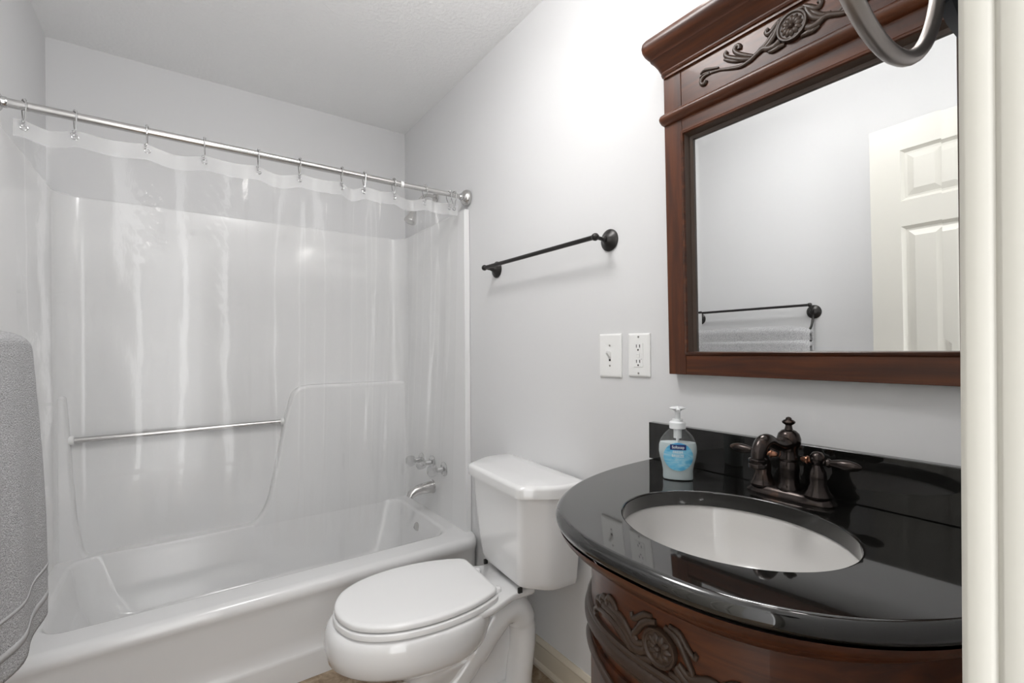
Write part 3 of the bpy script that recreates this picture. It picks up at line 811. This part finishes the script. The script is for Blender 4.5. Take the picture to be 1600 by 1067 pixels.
sp = MB().tube([tuple(p) for p in P], [float(r) for r in np.interp(np.linspace(0, 1, len(P)), [0, .15, .35, .6, .85, 1], [.0155, .0125, .0110, .0135, .0125, .0115])], 20)
sp.lathe([(.0125, 0), (.0160, .002), (.0165, .008), (.0150, .010), (.0165, .012), (.0160, .018), (.0120, .020)], (FX-.124, FY, ZT+.077), seg=24)
part(sp, 'spout', M['bronze'], FA, smooth=50)
for s in (1, -1):
    y = FY+s*.0525
    h = part(MB().lathe([(.0260, .014), (.0265, .018), (.0225, .024), (.0190, .030), (.0182, .034), (.0150, .040), (.0160, .052), (.0145, .064), (.0105, .072), (.0085, .076), (.0095, .078), (.0125, .082), (.0135, .088), (.0125, .094), (.0080, .100), (0, .102)], (FX, y, ZT), seg=28), 'handle', M['bronze'], FA, smooth=40)
    zc = ZT+.0765
    part(MB().lathe([(.006, .008), (.005, .014), (.0085, .018), (.0085, .021), (.0065, .024), (.0090, .034), (.0105, .046), (.0100, .056), (.0070, .067), (.0030, .073), (0, .074)], (FX, y, zc+.006), (0, s, .02), 20), 'lever', M['bronze'], h)
    part(MB().lathe([(.0055, .008), (.0045, .014), (.0080, .017), (.0080, .019), (.0060, .021), (.0055, .026), (.0030, .030), (0, .0305)], (FX, y, zc+.006), (0, -s, 0), 16), 'end_nub', M['copper'], h)

# ------------------------------------------------------------------ soap dispenser
BX, BY = -.140, .676
dirc = Vector((CAM.x-BX, CAM.y-BY, 0)).normalized()
ang = math.atan2(dirc.y, dirc.x)                       # local +x faces the room
SO = thing('soap_dispenser', 'clear pump soap bottle with blue round label on black worktop', 'soap bottle', (BX, BY, ZT+.0004), (0, 0, ang+.06))
WP = [(0, .0325), (.003, .0345), (.02, .0340), (.035, .0365), (.05, .0405), (.065, .0430), (.08, .0425), (.092, .0385), (.102, .0325), (.110, .0250), (.115, .0195), (.119, .0172)]
def wid(z): return float(np.interp(z, [p[0] for p in WP], [p[1] for p in WP]))
def dep(z): return float(np.interp(z, [0, .003, .09, .110, .119], [.0185, .020, .0215, .018, .0168]))
def bring(z, k=1.0, N=48, g=0):
    return [((dep(z)*k+g)*math.copysign(abs(cos(2*pi*i/N))**.85, cos(2*pi*i/N)), (wid(z)*k+g)*math.copysign(abs(sin(2*pi*i/N))**.95, sin(2*pi*i/N)), z) for i in range(N)]
zs = list(np.linspace(0, .119, 30))
bt = MB().loft([bring(z) for z in zs], True, True, True).build('bottle', M['bottle'], SO, org=(0, 0, 0), smooth=60)
MB().loft([bring(z, 1, g=-.0012) for z in np.linspace(.002, .086, 24)], True, True, True).build('liquid_soap', M['soap'], SO, org=(0, 0, 0), smooth=60)
pm = MB().lathe([(.0175, .118), (.0185, .119), (.0185, .132), (.0165, .134), (.0120, .135), (.0120, .140), (.0062, .1405), (.0062, .163)], seg=28).build('pump_collar', M['pump'], SO, org=(0, 0, 0))
b = MB().lathe([(.0062, .156), (.0080, .160), (.0130, .1625), (.0175, .1645), (.0178, .1660), (.0130, .1680), (0, .1690)], seg=28)
b.tube([(-.0, 0, .1645), (.018, 0, .1648), (.030, 0, .1642), (.034, 0, .1622)], [.0055, .0050, .0042, .0038], 12)
b.v = [(x, y*(1.0), z) for x, y, z in b.v]
b.build('pump_head', M['pump'], SO, org=(0, 0, 0))
MB().tube([(0, 0, .012), (0, 0, .120)], .0035, 10).build('dip_tube', M['pump'], SO, org=(0, 0, 0))
MB().lathe([(.0090, .096), (.0090, .119)], seg=16).build('pump_chamber', M['pump'], SO, org=(0, 0, 0))
def face_pt(a, z, g):
    w = wid(z)+g; s = max(-1, min(1, a/w)); q = math.asin(math.copysign(abs(s)**(1/.95), s))
    return ((dep(z)+g)*abs(cos(q))**.85, a, z)
def patch(name, fn, m, parent, g, na=36, nz=24):
    P_ = np.array([[face_pt(*fn(i/(na-1)*2-1, j/(nz-1)*2-1), g) for i in range(na)] for j in range(nz)])
    v, fc = gridmesh(P_); return MB().add(v, fc.tolist()).build(name, m, parent, org=(0, 0, 0), smooth=180)
def disc(u, v):
    return (.0325*u*math.sqrt(max(0, 1-.5*v*v)), .0555+.0325*v*math.sqrt(max(0, 1-.5*u*u)))
lb = patch('front_label', disc, M['label'], SO, .0004)
tg = patch('brand_tag', lambda u, v: (u*.0175-.0005, .0775+v*.0062), M['tag_blue'], lb, .0007, 20, 8)
def text_on(s, size, a0, z0, m, parent, name, g, sx=1.0):
    cu = bpy.data.curves.new('txt', 'FONT'); cu.body = s; cu.size = size; cu.align_x = 'CENTER'; cu.align_y = 'CENTER'; cu.offset = size*.012
    to = bpy.data.objects.new('txt', cu); COL.objects.link(to)
    dg = bpy.context.evaluated_depsgraph_get(); me = to.evaluated_get(dg).to_mesh()
    V_ = [(v.co.x, v.co.y) for v in me.vertices]; Fc = [tuple(p.vertices) for p in me.polygons]
    to.evaluated_get(dg).to_mesh_clear(); bpy.data.objects.remove(to); bpy.data.curves.remove(cu)
    b = MB().add([face_pt(a0+x*sx, z0+y, g) for x, y in V_], Fc)
    return b.build(name, m, parent, org=(0, 0, 0), smooth=0)
text_on('Softsoap', .0092, -.0005, .0775, M['ink_white'], tg, 'brand_lettering', .0011, .86)
text_on('FRESH', .0082, -.0010, .0660, M['ink_white'], lb, 'scent_lettering', .0008)
text_on('BREEZE', .0082, -.0010, .0575, M['ink_white'], lb, 'scent_lettering', .0008)

# ------------------------------------------------------------------ wall mirror
MT = rad(1.2)
MI = thing('wall_mirror', 'carved mahogany framed mirror hanging above the black worktop', 'mirror', (-.0006, .459, 1.107), (0, -MT, 0))
ML = lambda b, nm, m, parent=MI, smooth=40, **k: b.build(nm, m, parent, org=(0, 0, 0), smooth=smooth, **k)
HW, T = .3195, .030
for s in (1, -1):
    a, c = sorted((s*HW, s*(HW-.0515)))
    ML(MB().box((-T, a, 0), (-.001, c, .790)), 'stile', M['wood_v'], bevel=.0015)
ML(MB().box((-T+.0005, -HW+.052, 0), (-.001, HW-.052, .049)), 'bottom_rail', M['wood_h'], bevel=.001)
ML(MB().box((-T+.0005, -HW+.052, .618), (-.001, HW-.052, .790)), 'top_rail', M['wood_h'], bevel=.001)
# inner lip: moulded slope from the frame face to the glass
gy0, gz0, gz1 = .2470, .0600, .5960
lips = [(.0235, -T+.002), (.0225, -T-.0025), (.0195, -T-.0045), (.0165, -T-.003), (.0150, -T+.002)]
def lip_ring(o, x):
    bot = float(np.interp(o, [0, .0165, .0195, .0225, .0235], [.0010, .0018, .0030, .0075, .0112]))
    return [(x, -gy0-o, gz0-bot), (x, gy0+o, gz0-bot), (x, gy0+o, gz1+o), (x, -gy0-o, gz1+o)]
ML(MB().loft([lip_ring(o, x) for o, x in lips], True, False, False), 'inner_bead', M['wood_h'], smooth=40)
lips = [(.0150, -T+.002), (.0085, -.020), (.0075, -.0165), (0.0, -.0140), (-.0006, -.006)]
ML(MB().loft([lip_ring(o, x) for o, x in lips], True, False, False), 'inner_lip', M['carve'], smooth=30)
# bevelled glass
bw, bh = .022, .0005
g0 = [(-.0085-bh, -gy0-.002, gz0-.002), (-.0085-bh, gy0+.002, gz0-.002), (-.0085-bh, gy0+.002, gz1+.002), (-.0085-bh, -gy0-.002, gz1+.002)]
g1 = [(-.0085, -gy0+bw, gz0+bw), (-.0085, gy0-bw*.55, gz0+bw), (-.0085, gy0-bw*.55, gz1-bw), (-.0085, -gy0+bw, gz1-bw)]
ML(MB().loft([g0, g1], True, False, True), 'mirror_glass', M['mirror'], smooth=0)['label'] = 'bevelled mirror glass'
# half-round waist moulding and the big cornice
def urow(o, z, r=.012, seg=5, ky=.5):
    xf, yh = -T-o, HW+o*ky
    r = min(r, T*.9)
    out = [(-.001, yh, z)]
    for k in range(seg+1):
        a = rad(90*k/seg); out.append((xf+r-r*sin(a), yh-r+r*cos(a), z))
    for k in range(seg+1):
        a = rad(90-90*k/seg); out.append((xf+r-r*sin(a), -yh+r-r*cos(a), z))
    out.append((-.001, -yh, z))
    return out
ML(MB().loft([urow(o, z) for o, z in ((0, .650), (.005, .651), (.012, .655), (.0165, .661), (.018, .667), (.016, .673), (.011, .677), (.006, .678), (.006, .681), (0, .682))]), 'waist_moulding', M['wood_h'], smooth=35)
cor = [(0, .772), (.006, .772), (.006, .777), (.010, .779), (.012, .783), (.011, .787), (.014, .790), (.020, .800), (.030, .810), (.038, .815), (.040, .819), (.044, .822), (.052, .828), (.058, .837), (.060, .847), (.058, .857), (.052, .864), (.044, .868), (.040, .870), (.0, .871)]
ML(MB().loft([urow(o, z, .016) for o, z in cor]), 'cornice', M['wood_h'], smooth=30)
b = MB()
mp_mir = lambda s, t_, h: (-T-h, s, .733+t_)
carve(b, mp_mir, SPRAY)
orn = ML(b, 'carved_spray', M['carve'], smooth=60); orn['label'] = 'carved scrolling acanthus across the frieze'
b = MB(); rosette(b, lambda s, t_, h: (-T-h-.003, s, .733+t_), .030, 12)
ML(b, 'carved_rosette', M['carve'], orn, smooth=50)

# ------------------------------------------------------------------ wall plates
def plate(root, y, z, w, h):
    return MB().loft([[(-x, y2, z2) for y2, z2 in round_poly([(-w/2+o, -h/2+o), (w/2-o, -h/2+o), (w/2-o, h/2-o), (-w/2+o, h/2-o)], .003, 3)] for x, o in ((.0004, 0), (.0035, 0), (.0055, .003), (.0062, .007))]).build('cover_plate', M['plastic'], root, org=(0, 0, 0), smooth=30)
LS = thing('light_switch', 'white toggle light switch, left of the outlet', 'light switch', (0, 1.0117, 1.1535))
cp = plate(LS, 0, 0, .090, .134)
MB().loft([[(-x, y2, z2+dz) for y2, z2 in round_poly([(-w, -h), (w, -h), (w, h), (-w, h)], .001, 2)] for x, w, h, dz in ((.006, .0055, .010, 0), (.010, .0050, .008, .004), (.021, .0038, .0045, .011), (.0225, .003, .003, .012))]).build('toggle', M['plastic'], cp, org=(0, 0, 0))
MB().box((-.0066, -.0035, -.017), (-.0060, .0035, -.0105)).build('toggle_slot', M['dark'], cp, org=(0, 0, 0))
for z in (.031, -.031):
    MB().lathe([(.0030, 0), (.0030, .0012), (0, .0016)], (-.006, 0, z), (-1, 0, 0), 12).build('screw', M['screw'], cp, org=(0, 0, 0))
OU = thing('power_outlet', 'white outlet with test buttons, between light switch and mirror', 'outlet', (0, .9008, 1.1555))
cp = plate(OU, 0, 0, .0785, .126)
rc = MB().loft([[(-x, y2, z2) for y2, z2 in round_poly([(-w, -h), (w, -h), (w, h), (-w, h)], .002, 2)] for x, w, h in ((.006, .0165, .0345), (.0072, .0165, .0345), (.0078, .0158, .0338))]).build('receptacle', M['plastic'], cp, org=(0, 0, 0), smooth=30)
for zc in (.022, -.022):
    for y in (-.0060, .0060):
        MB().box((-.0082, y-.0011, zc-.0005), (-.0070, y+.0011, zc+.0085)).build('slot', M['dark'], rc, org=(0, 0, 0))
    MB().lathe([(.0026, .0070), (.0026, .0083)], (0, 0, zc-.007), (-1, 0, 0), 10).build('slot', M['dark'], rc, org=(0, 0, 0))
for zc in (.0035, -.0035):
    MB().box((-.0090, -.006, zc-.0028), (-.0070, .006, zc+.0028)).build('test_button', M['plastic'], rc, org=(0, 0, 0), bevel=.0004)
MB().box((-.0082, -.0125, -.0125), (-.0076, -.0110, -.011)).build('indicator', M['dark'], rc, org=(0, 0, 0))
for z in (.0525, -.0525):
    MB().lathe([(.0030, 0), (.0030, .0012), (0, .0016)], (-.006, 0, z), (-1, 0, 0), 12).build('screw', M['screw'], cp, org=(0, 0, 0))

# ------------------------------------------------------------------ towel ring on the front wall, close to the camera
TR = thing('towel_ring', 'dark bronze towel ring on a black bracket beside the door casing', 'towel ring', (-.852, Y0, 1.380))
dy = .050
MB().tube([(.0835*cos(q), dy, .0835*sin(q)) for q in [2*pi*k/72 for k in range(72)]], .0034, 14, closed=True).build('ring', M['ring'], TR, org=(0, 0, 0))
pl = [(-.02, .068), (.062, .068), (.075, -.0360), (.094, -.0415), (.160, -.037), (.160, .115), (-.02, .115)]
b = MB().loft([[(x, y, z) for x, z in inset(pl, d)] for y, d in ((.001, 0), (.044, 0), (.050, .004))])
b.build('bracket', M['bracket'], TR, org=(0, 0, 0), smooth=20)

# ------------------------------------------------------------------ lamps of the room (above the frame)
VL = thing('vanity_light', 'three-globe bronze vanity light above the mirror', 'light fixture', (0, .459, 2.17))
MB().box((-.022, -.27, -.045), (-.0005, .27, .045)).build('back_plate', M['blackmetal'], VL, org=(0, 0, 0), bevel=.006)
for y in (-.19, 0, .19):
    a = MB().tube([(-.018, y, 0), (-.10, y, .004), (-.115, y, -.006)], .008, 12).build('arm', M['blackmetal'], VL, org=(0, 0, 0))
    pr = [(.0, -.052)]+[(.052*sin(rad(q)), -.052*cos(rad(q))) for q in range(15, 166, 15)]+[(.012, .051)]
    MB().lathe(pr, (-.115, y, -.058), seg=28).build('globe', M['globe'], a, org=(0, 0, 0))
CL = thing('ceiling_light', 'round frosted semi-flush ceiling light in the middle of the ceiling', 'light fixture', (-.74, 1.0, RH))
MB().lathe([(.065, -.0005), (.065, -.012), (.050, -.022), (.014, -.026), (.014, -.085)], seg=32).build('canopy', M['nickel'], CL, org=(0, 0, 0))
MB().lathe([(.02, -.083), (.10, -.086), (.155, -.095), (.18, -.115), (.175, -.14), (.145, -.165), (.09, -.182), (0, -.19)], seg=40).build('diffuser', M['dome'], CL, org=(0, 0, 0))
